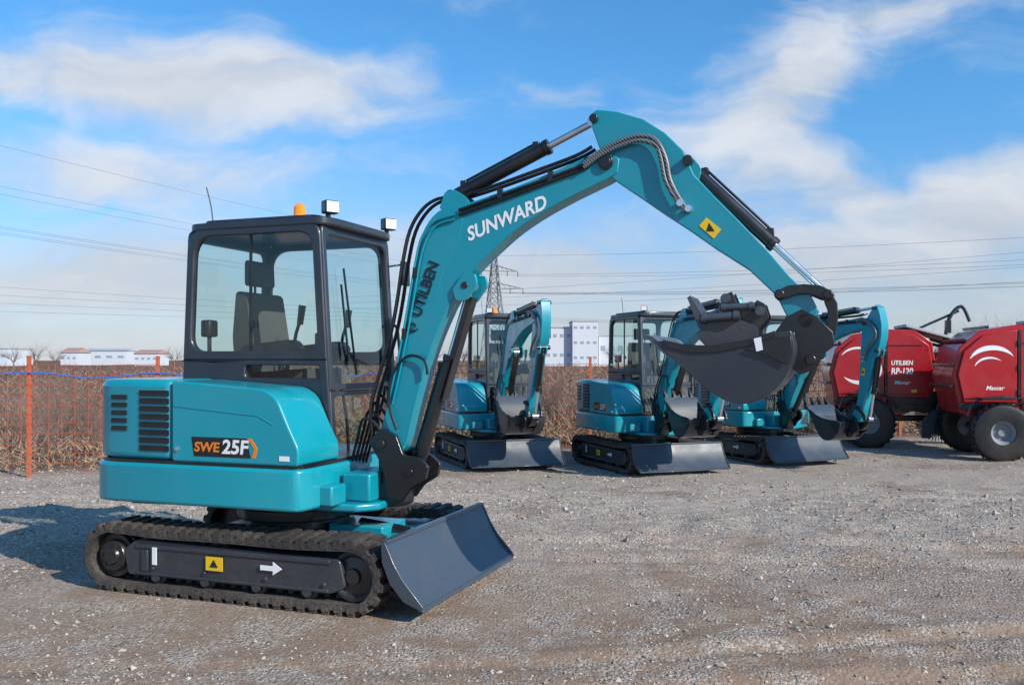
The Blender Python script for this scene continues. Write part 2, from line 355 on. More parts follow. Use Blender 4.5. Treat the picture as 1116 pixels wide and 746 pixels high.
    a=MB(); a.tube([(fx(1.45)+.02,.10,1.40),(fx(1.8)+.025,.03,1.8),(fx(2.15)+.02,.0,2.12)],.008); a.box((fx(1.75)+.018,-.02,1.75),(.01,.014,.52),Matrix.Rotation(R(6),3,'X')@Matrix.Rotation(R(-3),3,'Y')); a.build('wiper',M['blk'],cb)
    a=MB(); a.tube([(fx(1.2)+.01,YL-.03,1.15),(fx(1.2)+.06,YL-.03,1.2),(fx(1.7)+.06,YL-.03,1.7),(fx(1.7)+.01,YL-.03,1.75)],.011); a.build('handrail',M['blk'],cb)
    for y in (YR+.07,YL-.06):
        # lamps are turned a little outwards to the machine's right
        Mz=Matrix.Rotation(R(-32),3,'Z'); c0=Vector((.37,y,2.505))
        a=MB(); a.box((.355,y,2.45),(.03,.03,.05)); a.box(c0,(.07,.10,.085),Mz); wl=a.build('work_light',M['blk'],root,.008)
        g=MB(); g.box(c0+Mz@Vector((.0375,0,0)),(.006,.086,.070),Mz); g.build('lens',M['lens'],wl)
    be=MB(); be.cyl((.02,.0,2.46),(.02,.0,2.48),.05,n=20); bo=be.build('beacon_base',M['blk'],root)
    be=MB(); be.cyl((.02,.0,2.48),(.02,.0,2.555),.044,.040,n=24); be.cyl((.02,0,2.555),(.02,0,2.58),.040,.018,n=24); be.build('beacon_lamp',M['amber'],bo,ang=60)
    a=MB(); a.cyl((-.70,.0,2.43),(-.70,0,2.47),.016,n=10); a.tube([(-.70,0,2.46),(-.72,0,2.60),(-.76,0,2.74)],.0045,6); a.build('antenna',M['blk'],root)
    a=MB(); a.tube([(fx(2.2),YL,2.2),(fx(2.2)+.08,YL+.08,2.22)],.008,6); a.box((fx(2.2)+.09,YL+.09,2.15),(.03,.11,.18)); a.build('mirror',M['blk'],root,.01)
    yn=YB-.1; P=lambda l:[pp(x,y,yn) for x,y in l]
    sb=MB()
    for y in (YB-.11,YB+.075): sb.prism(rpoly(P([(402,480),(416,466),(432,474),(440,496),(456,498),(467,508),(464,522),(448,532),(438,546),(422,540),(420,515),(412,498)]),.015,3),y,y+.035)
    sb.prism(rpoly(P([(414,500),(430,500),(440,520),(438,552),(408,554),(406,535),(420,520)]),.02,3),YB-.072,YB+.072)
    f=pp(424,482,YB); sb.cyl((f[0],YB-.13,f[1]),(f[0],YB+.13,f[1]),.032,n=20)
    c_=pp(455,512,YB); sb.cyl((c_[0],YB-.125,c_[1]),(c_[0],YB+.125,c_[1]),.025,n=20)
    k=pp(425,545,YB); sb.cyl((k[0]-.02,YB,.56),(k[0]-.02,YB,.90),.055,n=20)
    sb.build('swing_bracket',M['blk'],root,.006)
    for q in range(5):
        yy=YB-.10+q*.05
        a=MB(); a.tube([(.48,yy+.12,.80),(.54+.02*q,yy+.10,.98+.06*q),(.64+.015*q,yy,1.12+.05*q),(.74+.01*q,yy,1.08+.02*q),(.79,yy,.98)],.010,8); a.build('hose',M['hose'],root)
def build_front(root,db=0,da=0,dk=0,texts=True,hw=.42):
    yn=YB-.08; foot=pp(424,482,YB); ap=pp(664,180,YB); bp_=pp(878,352,YB)
    Bf=lambda p:rot2(p,foot,db); Af=lambda p:Bf(rot2(p,ap,da)); Kf=lambda p:Af(rot2(p,bp_,dk))
    Q=lambda f,l,y=yn:[f(pp(x,z,y)) for x,z in l]
    top=[(413,474),(421,445),(429,408),(438,368),(445,328),(451,290),(459,257),(472,235),(488,225),(505,223)]
    mid=[(560,204),(610,184),(640,170),(664,165),(675,173),(673,188),(660,196)]
    low=[(625,213),(592,231),(562,251),(538,272),(513,297),(494,325),(479,356),(467,388),(458,420),(450,452),(443,482),(434,494),(418,492)]
    bm_=MB(); bm_.prism([Bf(pp(x,z,yn)) for x,z in catmull2(top,3)+mid+catmull2(low,3)],YB-.08,YB+.08)
    bo=bm_.build('boom',M['tealdark'],root,.006)
    def plate(l,r,y,par,t=.025,f=Bf,mat='tealdark',nm='mounting_lug'):
        a=MB(); a.prism(rpoly(Q(f,l),r,3),y,y+t); a.build(nm,M[mat],par,.003)
    def boss(f,c_,r,par,h=.10):
        a=MB(); p=f(pp(*c_,YB)); a.cyl((p[0],YB-h,p[1]),(p[0],YB+h,p[1]),r,n=20); a.build('pin_boss',M['blk'],par,.003)
    for y in (YB-.075,YB+.05): plate([(478,228),(484,209),(494,206),(506,213),(514,224)],.02,y,bo)
    for y in (YB-.10,YB+.075): plate([(494,315),(506,298),(519,298),(521,310),(509,328),(498,328)],.02,y,bo)
    plate([(457,300),(464,263),(480,241),(505,237),(500,262),(484,290),(476,325),(463,330)],.02,YB-.0815,bo,.003,nm='doubler_plate')
    for c_,r in (((424,482),.04),((664,180),.032),((513,312),.022)): boss(Bf,c_,r,bo,.105)
    if texts:
        o=Bf(pp(551,239,yn)); a0=pp(515,257,yn); a1=pp(588,226,yn); text('lettering','SUNWARD',.118,M['white'],bo,(o[0],YB-.0825,o[1]),ang=math.atan2(a1[1]-a0[1],a1[0]-a0[0])+db,bold=.028,shear=.25,stretch=.92)
        o=Bf(pp(464,315,yn)); a0=pp(449,360,yn); a1=pp(473,292,yn); an=math.atan2(a1[1]-a0[1],a1[0]-a0[0])
        text('lettering','UTILBEN',.104,M['darkmark'],bo,(o[0],YB-.0870,o[1]),ang=an+db,bold=.03,stretch=.90)
        e=Bf(pp(450,355,yn)); d=MB(); d.prism(crescent(e,.042,an+PI*.35,an+PI*1.5,.018,14,1),YB-.088,YB-.086); d.prism(crescent(e,.022,an-PI*.6,an+PI*.6,.012,14,1),YB-.088,YB-.086); d.build('emblem',M['darkmark'],bo)
    arm=[(643,124),(650,119),(672,121),(700,129),(724,144),(744,163),(756,190),(778,213),(805,240),(836,272),(860,300),(884,322),(892,338),(884,356),(868,358),(858,346),(846,322),(815,293),(780,271),(750,250),(722,232),(696,214),(672,198),(660,188),(654,165),(645,140)]
    am=MB(); am.prism(Q(Af,arm),YB-.07,YB+.07); ao=am.build('arm',M['tealdark'],root,.006)
    for c_,r in (((664,180),.045),((651,133),.026),((752,178),.03),((878,350),.04),((851,322),.03)): boss(Af,c_,r,ao)
    for y in (YB-.06,YB+.035): plate([(738,190),(740,172),(752,168),(764,182),(760,200)],.02,y,ao,f=Af)
    d=MB(); c0=[(762,246),(770,237),(786,250),(778,260)]; d.prism(Q(Af,c0,YB-.07),YB-.0735,YB-.0705); d.build('warning_sticker',M['yellow'],ao)
    d=MB(); d.prism(Q(Af,[(770,252),(773,243),(779,252)],YB-.07),YB-.0755,YB-.074); d.build('warning_triangle',M['darkmark'],ao)
    def hyd(name,p0,p1,fr_,r,rr):
        p0=Vector((p0[0],YB,p0[1])); p1=Vector((p1[0],YB,p1[1])); m_=p0.lerp(p1,fr_); d=(p1-p0).normalized()
        a=MB(); a.cyl(p0+d*.03,m_,r,n=24); a.cyl(m_,m_+d*.035,r*1.12,n=24); a.cyl(p0+Vector((0,-.05,0)),p0+Vector((0,.05,0)),r*.95,n=18)
        up=Vector((-d.z,0,d.x)); a.tube([p0+d*.08+up*(r+.012),m_-d*.04+up*(r+.012)],.009,6,smooth=False); a.box(p0+d*.1+up*r,(.04,.04,.04)); a.box(m_-d*.04+up*r,(.04,.04,.04))
        o=a.build(name,M['blk'],root,.003)
        a=MB(); a.cyl(m_,p1,rr,n=18); a.cyl(p1+Vector((0,-.045,0)),p1+Vector((0,.045,0)),rr*1.6,n=18); a.build('rod',M['chrome'],o)
        return o
    hyd('arm_cylinder',Bf(pp(494,215,YB)),Af(pp(648,133,YB)),.66,.043,.022)
    bc=hyd('boom_cylinder',pp(455,512,YB),Bf(pp(513,312,YB)),.60,.040,.022)
    # narrow guard strip that shields the rod on its lower side
    g=MB(); p0=Vector((*pp(455,512,YB),0)); p1=Vector((*Bf(pp(513,312,YB)),0)); dd=(p1-p0).normalized(); nn=Vector((-dd.y,dd.x,0))
    def q2(t,o_): v=p0.lerp(p1,t)-nn*o_; return (v.x,v.y)
    g.prism([q2(.40,.042),q2(.95,.040),q2(.95,.050),q2(.40,.052)],YB-.045,YB+.045); g.prism([q2(.62,.012),q2(.95,.012),q2(.95,.041),q2(.62,.041)],YB-.047,YB-.041); g.build('rod_guard',M['blk'],bc)
    La=pp(851,322,YB); Lr=pp(903,322,YB); Lr=rot2(Lr,La,dk*.45)
    hyd('bucket_cylinder',Af(pp(750,180,YB)),Af(Lr),.60,.038,.020)
    a0=Af(La); a1=Af(Lr); a2=Kf(pp(900,372,YB))
    def bar(pa,pb,bow,w_,y,t,nm):
        lk=MB(); pa,pb=Vector(pa),Vector(pb); d=(pb-pa); n=Vector((-d.y,d.x)).normalized(); o=[]; i=[]
        for k in range(7):
            u=k/6; c_=pa.lerp(pb,u)+n*bow*math.sin(PI*u); ww=w_*(1.0 if k in(1,5) else .78); o.append(tuple(c_+n*ww)); i.append(tuple(c_-n*ww))
        lk.prism([tuple(pa-d.normalized()*w_)]+o+[tuple(pb+d.normalized()*w_)]+i[::-1],y,y+t)
        for p in (pa,pb): lk.cyl((p[0],y-.012,p[1]),(p[0],y+t+.012,p[1]),.026,n=16)
        lk.build(nm,M['blk'],root,.004)
    for y in (YB-.105,YB+.085): bar(a0,a1,.03,.034,y,.02,'rocker_link')
    bar(a1,a2,.03,.034,YB-.045,.09,'bucket_link')
    yk=YB-.42; y0_,y1_=YB-hw,YB+hw; prof=[(713,371),(728,386),(748,404),(768,422),(788,435),(810,440),(832,434),(850,419),(861,400),(866,380),(862,360)]
    outp=[Kf(q) for q in [pp(x,z,yk) for x,z in prof[:4]]+catmull2([pp(x,z,yk) for x,z in prof[4:]],3)]
    cen=Kf(pp(800,385,yk)); inn=[(p[0]+(cen[0]-p[0])*.05,p[1]+(cen[1]-p[1])*.07) for p in outp]
    bk=MB(); bk.prism(outp+inn[::-1],y0_,y1_)
    sidep=outp+[Kf(pp(x,z,yk)) for x,z in ((845,362),(815,372),(780,378),(750,378),(728,372))]
    for y in (y0_-.012,y1_-.008): bk.prism(sidep,y,y+.02)
    bo_=bk.build('bucket',M['char'],root,.003)
    e=MB(); e.prism([Kf(pp(x,z,yk-.015)) for x,z in ((722,370),(750,376),(780,376),(815,370),(845,360),(846,366),(815,377),(780,384),(750,384),(728,378))],y0_-.022,y0_-.0125); e.build('side_rim',M['blk'],bo_,.002)
    e=MB(); e.prism([Kf(pp(x,z,yk)) for x,z in ((702,364),(712,367),(735,388),(730,391),(712,375))],y0_-.01,y1_+.01); e.build('cutting_edge',M['steelgrey'],bo_)
    e=MB(); e.prism([Kf(pp(x,z,yk-.02)) for x,z in ((812,380),(846,368),(862,366),(864,380),(858,398),(838,388))],y0_-.030,y0_-.023); e.build('wear_plate',M['blk'],bo_,.003)
    for y in (YB-.10,YB+.075):
        e=MB(); e.prism([Kf(pp(x,z,YB)) for x,z in ((846,362),(858,346),(874,338),(890,345),(908,362),(910,376),(897,386),(890,402),(872,408),(862,398))],y,y+.025); e.build('bucket_ear',M['blk'],bo_,.004)
    e=MB(); cc_=Kf(pp(862,378,YB)); e.box((cc_[0],YB,cc_[1]),(.06,.34,.16)); c2=Kf(pp(884,392,YB)); e.cyl((c2[0],YB-.12,c2[1]),(c2[0],YB+.12,c2[1]),.03); e.build('quick_coupler',M['blk'],bo_,.006)
    if texts:
        d=MB(); d.prism([Kf(pp(x,z,yk)) for x,z in ((822,369),(830,367),(832,381),(825,383))],y0_-.034,y0_-.0305); d.build('white_sticker',M['white'],bo_)
    else:
        for k in range(4):
            e=MB(); y=y0_+.05+k*(2*hw-.1)/3; e.prism([Kf(pp(x,z,YB)) for x,z in ((690,352),(712,364),(724,378),(716,382),(700,368))],y-.02,y+.02); e.build('tooth',M['blk'],bo_)
    for q in range(4):
        y=YB-.06+q*.04; off=q%2
        pts=[(410,470),(409,440),(420,400),(431,360),(438,322),(443,287),(451,252),(465,229),(482,218),(504,216),(540,205),(590,187),(630,172),(648,162)]
        a=MB(); a.tube([(p[0],y,p[1]) for p in [Bf(pp(x-off*2,z-off,YB)) for x,z in pts]],.010,8); a.build('hose',M['hose'],root)
    for q in range(2):
        pts=[(427+5*q,440),(436+5*q,400),(444+5*q,360),(451+5*q,320),(457+5*q,285),(464+5*q,258+3*q),(478+3*q,241+4*q),(500,234+5*q)]
        a=MB(); a.tube([(p[0],YB-.094,p[1]) for p in [Bf(pp(x-4,z,YB-.09)) for x,z in pts]],.007,8); a.build('rigid_pipe',M['tealdark'],root)
    pts=[(432,468),(424,440),(428,408),(444,388),(462,392),(466,408)]
    a=MB(); a.tube([(p[0],YB-.11,p[1]) for p in [Bf(pp(x,z,YB-.11)) for x,z in pts]],.009,8); a.build('hose',M['hose'],root)
    for q in range(2):
        pts=[(500,229+5*q),(545,213+5*q),(590,197+4*q),(625,184+4*q),(642,178+3*q)]
        a=MB(); a.tube([(p[0],YB-.093,p[1]) for p in [Bf(pp(x,z,YB-.093)) for x,z in pts]],.010,8); a.build('hose',M['hose'],root)
        pts1=[(636,178+4*q),(652,166+4*q)]; pts2=[(672,155+5*q),(695,148+5*q),(714,152+6*q),(725-5*q,172),(730-5*q,196),(740-4*q,216),(750-4*q,230)]
        L1=[Bf(pp(x,z,YB-.11)) for x,z in pts1]+[Af(pp(x,z,YB-.11)) for x,z in pts2]
        a=MB(); a.tube([(p[0],YB-.105,p[1]) for p in L1],.013,10); a.build('spiral_hose',M['spiral'],root)
    for (x,z) in ((545,210),(600,191),(640,176),(453,296),(441,362)):
        p=Bf(pp(x,z+1,YB-.09)); a=MB(); a.box((p[0],YB-.088,p[1]),(.03,.03,.06)); a.build('hose_clamp',M['blk'],bo)
    for (x,z) in ((742,222),(751,228)):
        p=Af(pp(x,z,YB-.08)); a=MB(); a.cyl((p[0],YB-.07,p[1]),(p[0],YB-.12,p[1]),.02,n=10); a.build('hose_fitting',M['chrome'],ao)
root=empty('excavator',(MC[0],MC[1],0),-TH)
tag(root,'large teal excavator in the foreground with charcoal cab and raised arm over bare gravel','excavator')
build_base(root)
bg_specs=[((-.30,15.3),-R(72),'small teal excavator at the left end of the rear row, below the distant pylon',-R(12),-R(54),R(44)),
          ((2.10,14.7),-R(70),'teal excavator in the middle of the rear row, right of the white office block',-R(12),-R(54),R(44)),
          ((4.32,16.0),-R(66),'teal excavator nearest the red balers, partly hidden behind the raised bucket',-R(14),-R(44),R(40))]
for (x,y),a,lab,db,da,dk in bg_specs:
    o=copy_tree(root); o.location=(x,y,-.2); o.rotation_euler=(0,0,a); tag(o,lab,'excavator','excavators parked in a row along the fence')
    build_front(o,db,da,dk,False,.26)
build_front(root)
# spare bucket lying in the raised bucket
sp=empty('spare_bucket',(0,0,0))
def W(x,z,y): return (MC[0]+x*FX+y*LX, MC[1]+x*FY+y*LY, z)
b0=pp(800,360,YB-.20); sp.location=W(b0[0],b0[1],YB-.20); sp.rotation_euler=(0,R(14),-TH)
tag(sp,'small black digging bucket lying inside the raised wide bucket, its pin tubes showing','bucket')
pr=[(-.16,.0),(-.15,-.09),(-.07,-.14),(.05,-.14),(.13,-.08),(.15,.0)]; inn=[(p[0]*.92,p[1]*.90+.004) for p in pr]
a=MB(); a.prism(pr+inn[::-1],-.14,.14); a.build('shell',M['blk'],sp)
for y in (-.152,.14):
    a=MB(); a.prism(pr+[(.13,.05),(-.02,.07),(-.12,.05)],y,y+.012); a.build('side_plate',M['char'],sp)
for k in range(4):
    a=MB(); y=-.12+k*.08; a.prism([(-.14,.02),(-.12,-.04),(-.17,-.03),(-.27,.115),(-.255,.13)],y-.014,y+.014); a.build('tooth',M['steelgrey'],sp)
for s in (-1,1):
    a=MB(); a.prism([(-.03,.04),(.14,.04),(.17,.11),(.13,.175),(.09,.185),(.06,.13),(.0,.13),(-.05,.20),(-.09,.17),(-.07,.09)],s*.10-.008,s*.10+.008); a.build('ear',M['blk'],sp)
for (p,q,r) in (((-.07,-.15,.155),(-.07,.15,.155),.022),((.12,-.15,.13),(.12,.15,.13),.022),((-.17,-.17,.02),(.03,-.17,.085),.024),((-.08,-.175,.10),(.09,-.175,.15),.018)):
    a=MB(); p,q=Vector(p),Vector(q); a.cyl(p,q,r,n=20)
    for u in (.1,.9): c_=p.lerp(q,u); a.cyl(c_-(q-p).normalized()*.01,c_+(q-p).normalized()*.01,r*1.25,n=20)
    a.build('pin_tube',M['steelgrey'],sp)
# ------------------------------------------------------------------ ground
def hsh(ix,iy,s):
    v=np.sin(ix*127.1+iy*311.7+s*74.7)*43758.5453; return v-np.floor(v)
def vn(x,y,s=0):
    ix=np.floor(x); iy=np.floor(y); fx_=x-ix; fy_=y-iy; fx_=fx_*fx_*(3-2*fx_); fy_=fy_*fy_*(3-2*fy_)
    return (hsh(ix,iy,s)*(1-fx_)+hsh(ix+1,iy,s)*fx_)*(1-fy_)+(hsh(ix,iy+1,s)*(1-fx_)+hsh(ix+1,iy+1,s)*fx_)*fy_
def gh(x,y):
    t=np.clip((y-8.2)/4.3,0,1); t=t*t*(3-2*t)
    band=.35+.9*np.exp(-((y-9.5)/3.2)**2)
    n=(vn(x*.8,y*.8,1)-.5)*.05+((vn(x*2.7,y*2.7,2)-.5)*.04+(vn(x*8,y*8,3)-.5)*.028+(vn(x*22,y*22,4)-.5)*.014)*band
    r=0
    for c0,sl,wd_ in ((4.15,.10,.10),(4.65,.11,.09),(6.9,-.06,.12),(7.6,-.05,.11),(10.3,.09,.15),(11.6,.1,.15)):
        q=(y-c0-sl*x-.12*np.sin(x*.9+c0))/wd_; r=r-.026*np.exp(-q*q)+.013*np.exp(-(np.abs(q)-1.7)**2)
    d=np.sqrt((x-MC[0])**2+((y-MC[1]))**2); k=np.clip((d-1.2)/1.5,.15,1)
    far=np.clip((60-y)/30,0,1)
    return -.2*t+(n+r)*k*far-.004
xs=np.unique(np.concatenate([np.linspace(-1500,-60,12),np.linspace(-60,-14,24),np.linspace(-14,14,400),np.linspace(14,60,24),np.linspace(60,1500,12)]))
ys=np.unique(np.concatenate([np.linspace(-300,-6,8),np.linspace(-6,2.5,30),np.linspace(2.5,12,280),np.linspace(12,24,120),np.linspace(24,70,40),np.linspace(70,2500,25)]))
X,Y=np.meshgrid(xs,ys); Z=gh(X,Y); nx,ny=len(xs),len(ys)
V=np.stack([X.ravel(),Y.ravel(),Z.ravel()],1)
ii=np.arange(nx*ny).reshape(ny,nx); Fq=np.stack([ii[:-1,:-1].ravel(),ii[:-1,1:].ravel(),ii[1:,1:].ravel(),ii[1:,:-1].ravel()],1)
def npmesh(name,V,Fc,mat,smooth=True):
    me=bpy.data.meshes.new(name); k=Fc.shape[1]
    me.vertices.add(len(V)); me.vertices.foreach_set('co',V.astype(np.float32).ravel())
    me.loops.add(Fc.size); me.loops.foreach_set('vertex_index',Fc.astype(np.int32).ravel())
    me.polygons.add(len(Fc)); me.polygons.foreach_set('loop_start',np.arange(0,Fc.size,k,dtype=np.int32))
    me.update(calc_edges=True); me.validate(); me.materials.append(mat)
    me.polygons.foreach_set('use_smooth',[smooth]*len(me.polygons))
    o=bpy.data.objects.new(name,me); C.objects.link(o); return o
m,nt,b=new_mat('gravel_soil'); geo=N(nt,'ShaderNodeNewGeometry'); pos=geo.outputs['Position']
n1=noise(nt,pos,.50,5,.62,.5); n2=noise(nt,pos,2.6,6,.72); n3=noise(nt,pos,38,3,.75); vo=N(nt,'ShaderNodeTexVoronoi'); vo.inputs['Scale'].default_value=55; nt.links.new(pos,vo.inputs['Vector'])
sep=N(nt,'ShaderNodeSeparateXYZ'); nt.links.new(pos,sep.inputs[0])
near=ramp(nt,mth(nt,'ADD',sep.outputs[1],mth(nt,'MULTIPLY',mth(nt,'SUBTRACT',n1.outputs[0],.5),14)),4.8,8.6)   # browner, finer soil on the near side of the yard
c=mixc(nt,near,(.27,.185,.13),(.43,.36,.295))
grav=ramp(nt,n2.outputs[0],.44,.62)
c=mixc(nt,mth(nt,'MULTIPLY',grav,.75),c,(.47,.40,.33))
c=mixc(nt,mth(nt,'MULTIPLY',ramp(nt,n1.outputs[0],.52,.64),.7),c,(.25,.17,.12))
sepc=N(nt,'ShaderNodeSeparateColor'); nt.links.new(vo.outputs['Color'],sepc.inputs[0])
gm=mth(nt,'MAXIMUM',mth(nt,'MULTIPLY',grav,.9),mth(nt,'MULTIPLY',near,.6))
c=mixc(nt,mth(nt,'MULTIPLY',ramp(nt,sepc.outputs[0],.5,.95),mth(nt,'MULTIPLY_ADD',gm,.55,.15)),c,(.64,.57,.49))
c=mixc(nt,mth(nt,'MULTIPLY',ramp(nt,sepc.outputs[1],.55,.95),mth(nt,'MULTIPLY_ADD',gm,.5,.2)),c,(.14,.105,.08))
c=mixc(nt,mth(nt,'MULTIPLY',ramp(nt,n3.outputs[0],.45,.7),.35),c,(.19,.135,.10))
fl=mth(nt,'SUBTRACT',sep.outputs[1],mth(nt,'MULTIPLY_ADD',sep.outputs[0],.36,17.0))
fl=mth(nt,'ADD',fl,mth(nt,'MULTIPLY',n2.outputs[0],1.2))
c=mixc(nt,ramp(nt,fl,-.4,1.2),c,(.19,.11,.07))
nt.links.new(c,b.inputs['Base Color']); b.inputs['Roughness'].default_value=.95; b.inputs['Specular IOR Level'].default_value=.1
hsum=mth(nt,'MULTIPLY',mth(nt,'ADD',mth(nt,'MULTIPLY',vo.outputs['Distance'],-.6),mth(nt,'MULTIPLY',n3.outputs[0],.8)),mth(nt,'MULTIPLY_ADD',gm,.8,.35))
bp=N(nt,'ShaderNodeBump'); bp.inputs['Strength'].default_value=.9; bp.inputs['Distance'].default_value=.022; nt.links.new(hsum,bp.inputs['Height']); nt.links.new(bp.outputs[0],b.inputs['Normal'])
g=npmesh('ground',V,Fq,m); g['kind']='structure'
nS=130000; t=rng.random(nS); yy=3.6*(22/3.6)**(t**1.0); xx=(rng.random(nS)*2-1)*(.62*yy+.8)
dens=vn(xx*.5,yy*.5,9)*.5+vn(xx*1.7,yy*1.7,10)*.5; band=np.exp(-((yy-9.8)/3.0)**2)
keep=rng.random(nS)<np.clip(dens*2.0-.72+band*.65,.04,1); xx,yy=xx[keep],yy[keep]; nS=len(xx)
sz=(.0025+.008*rng.random(nS)**3+.014*(rng.random(nS)**18))*(yy/5.5)**.5
zz=gh(xx,yy)
base=np.array([[1,0,0],[0,1,0],[-1,0,0],[0,-1,0],[0,0,1],[0,0,-1],],float)
vv=base[None]*(.6+.8*rng.random((nS,6,1)))*sz[:,None,None]; vv=vv+rng.normal(0,.25,(nS,6,3))*sz[:,None,None]; vv[:,:,2]*=.7
an=rng.random(nS)*6.28; ca,sa=np.cos(an)[:,None],np.sin(an)[:,None]; vx=vv[:,:,0]*ca-vv[:,:,1]*sa; vy=vv[:,:,0]*sa+vv[:,:,1]*ca
Vs=np.stack([vx+xx[:,None],vy+yy[:,None],vv[:,:,2]+(zz+sz*.25)[:,None]],2).reshape(-1,3)
fc=np.array([[0,1,4],[1,2,4],[2,3,4],[3,0,4],[1,0,5],[2,1,5],[3,2,5],[0,3,5]]); Fs=(fc[None]+np.arange(nS)[:,None,None]*6).reshape(-1,3)
m,nt,b=new_mat('stones'); geo=N(nt,'ShaderNodeNewGeometry'); r_=geo.outputs['Random Per Island']
c=mixc(nt,ramp(nt,r_,0,1,0,1,False),(.22,.165,.125),(.54,.48,.42)); nt.links.new(c,b.inputs['Base Color']); b.inputs['Roughness'].default_value=.9
o=npmesh('gravel',Vs,Fs,m,False); tag(o,'loose pale gravel and pebbles scattered over the bare yard','gravel',kind='stuff')
# ------------------------------------------------------------------ scrub beyond the fence
def fence_y(x): return np.interp(x,[-30,-9.5,-7,0,9,40],[4,12.3,13.3,17.0,20.5,30])
nB=80000; t=rng.random(nB); dd=.5+(np.exp(t*4.4)-1)*1.5; xr_=(rng.random(nB)*2-1)
yb_=15+dd; xx=xr_*(.7*yb_+3); yy=fence_y(xx)+dd
cl=vn(xx*.9,yy*.9,21)*.6+vn(xx*.25,yy*.25,22)*.4; keep=rng.random(nB)<np.clip(-.25+cl*1.7,0,1); xx,yy,cl,dd=xx[keep],yy[keep],cl[keep],dd[keep]; nB=len(xx)
top=(-.05+1.75*cl)*np.clip(.62+dd*.05,0,1.18); z0=rng.random(nB)**1.2*top*.8; hh=(.10+.32*rng.random(nB))*np.clip(top,.4,1.4)
ww=(.0036+.0004*yy)*(.6+.8*rng.random(nB)); an=rng.random(nB)*3.14; lean=rng.normal(0,1.1,(nB,2))*hh[:,None]; z0=z0-.22
A_=np.stack([xx-np.cos(an)*ww,yy-np.sin(an)*ww,z0],1); B_=np.stack([xx+np.cos(an)*ww,yy+np.sin(an)*ww,z0+.3*ww],1); T_=np.stack([xx+lean[:,0],yy+lean[:,1],z0+hh],1)
Vb=np.stack([A_,B_,T_],1).reshape(-1,3); Fb=np.arange(nB*3).reshape(-1,3)
m,nt,b=new_mat('dry_scrub'); geo=N(nt,'ShaderNodeNewGeometry'); nn_=noise(nt,geo.outputs['Position'],.5,3); sz_=N(nt,'ShaderNodeSeparateXYZ'); nt.links.new(geo.outputs['Position'],sz_.inputs[0])
c=mixc(nt,ramp(nt,nn_.outputs[0],.38,.62),(.18,.080,.06),(.29,.17,.12)); c=mixc(nt,ramp(nt,geo.outputs['Random Per Island'],.5,1,0,.55),c,(.42,.31,.23))
c=mixc(nt,ramp(nt,sz_.outputs[2],-.1,.45,.8,0),c,(.46,.34,.20)); nt.links.new(c,b.inputs['Base Color']); b.inputs['Roughness'].default_value=.9
o=npmesh('dry_scrub',Vb,Fb,m,False); tag(o,'dry reddish brown weeds and scrub covering the land behind the fence','scrub',kind='stuff')
m,nt,b=new_mat('bark'); geo=N(nt,'ShaderNodeNewGeometry'); c=mixc(nt,noise(nt,geo.outputs['Position'],6).outputs[0],(.13,.08,.065),(.30,.215,.175)); nt.links.new(c,b.inputs['Base Color']); b.inputs['Roughness'].default_value=.9; M['bark']=m
def twigs(mb,p,d,L,r,lev,rnd,nseg=3):
    pts=[p]; q=p
    for i in range(nseg):
        d=(d+Vector((rnd.gauss(0,.16),rnd.gauss(0,.16),rnd.gauss(.03,.10)))).normalized(); q=q+d*(L/nseg)
        r0=r*(1-.25*i); r1=r*(1-.25*(i+1)); mb.cyl(pts[-1],q,r0,r1,n=3); pts.append(q)
        if lev>0:
            for k in range(2 if lev>1 else 3):
                a=d.orthogonal().normalized(); a.rotate(Matrix.Rotation(rnd.random()*6.28,3,d)); nd=(d*.75+a*rnd.uniform(.35,.75)+Vector((0,0,.15))).normalized()
                twigs(mb,q,nd,L*rnd.uniform(.45,.7),r1*.65,lev-1,rnd,nseg)
def mkbush(seed,h,stems,r=.012):
    rnd=random.Random(seed); mb=MB()
    for k in range(stems):
        a=rnd.random()*6.28; s=rnd.uniform(.05,.6); twigs(mb,Vector((math.cos(a)*.08,math.sin(a)*.08,-.05)),Vector((math.cos(a)*s,math.sin(a)*s,1)).normalized(),h*rnd.uniform(.5,.7),r,2,rnd)
    return mb
bm1=mkbush(1,1.25,11,.013).build('bare_bush',M['bark'],normals=False); bm2=mkbush(4,1.2,10,.012).build('bare_bush',M['bark'],normals=False)
bspots=[(75,15.6,1.05),(35,17,.95),(118,16.5,.9),(150,18,1.0),(490,20,1.0),(610,20,1.1),(632,22,1.0),(660,23,1.0),(905,24,1.1),(765,22,1),(-40,15,1),(440,20,1),(180,19,1.1),(10,19,1.2),(95,19,1.2),(585,22,1.2),(55,22,1.3),(860,24,1.2),(1010,26,1.3),(60,18,1.0),(135,20,1.1),(600,26,1.2)]
for i,(px,d,s) in enumerate(bspots):
    o=(bm1,bm2)[i%2] if i<2 else (bm1,bm2)[i%2].copy()
    if i>1: C.objects.link(o)
    o.location=((px-CX)/F0*d,d,-.2); o.scale=(s*1.1,s*1.1,s); o.rotation_euler=(0,0,i*1.7)
    tag(o,'bare leafless bush growing among the weeds behind the fence','bush','bare bushes behind the fence')
def mktree(seed):
    rnd=random.Random(seed); t=empty('bare_tree',(0,0,0)); a=MB(); a.cyl((0,0,-.3),(.1,0,2.2),.16,.10,n=8); a.build('trunk',M['bark'],t)
    a=MB()
    for k in range(7):
        an=k*.9+rnd.random(); twigs(a,Vector((.1,0,1.6+rnd.random()*.6)),Vector((math.cos(an)*.7,math.sin(an)*.7,1)).normalized(),3.0*rnd.uniform(.7,1.1),.07,2,rnd)
    a.build('crown',M['bark'],t,normals=False); return t
trs=[mktree(3),mktree(9)]
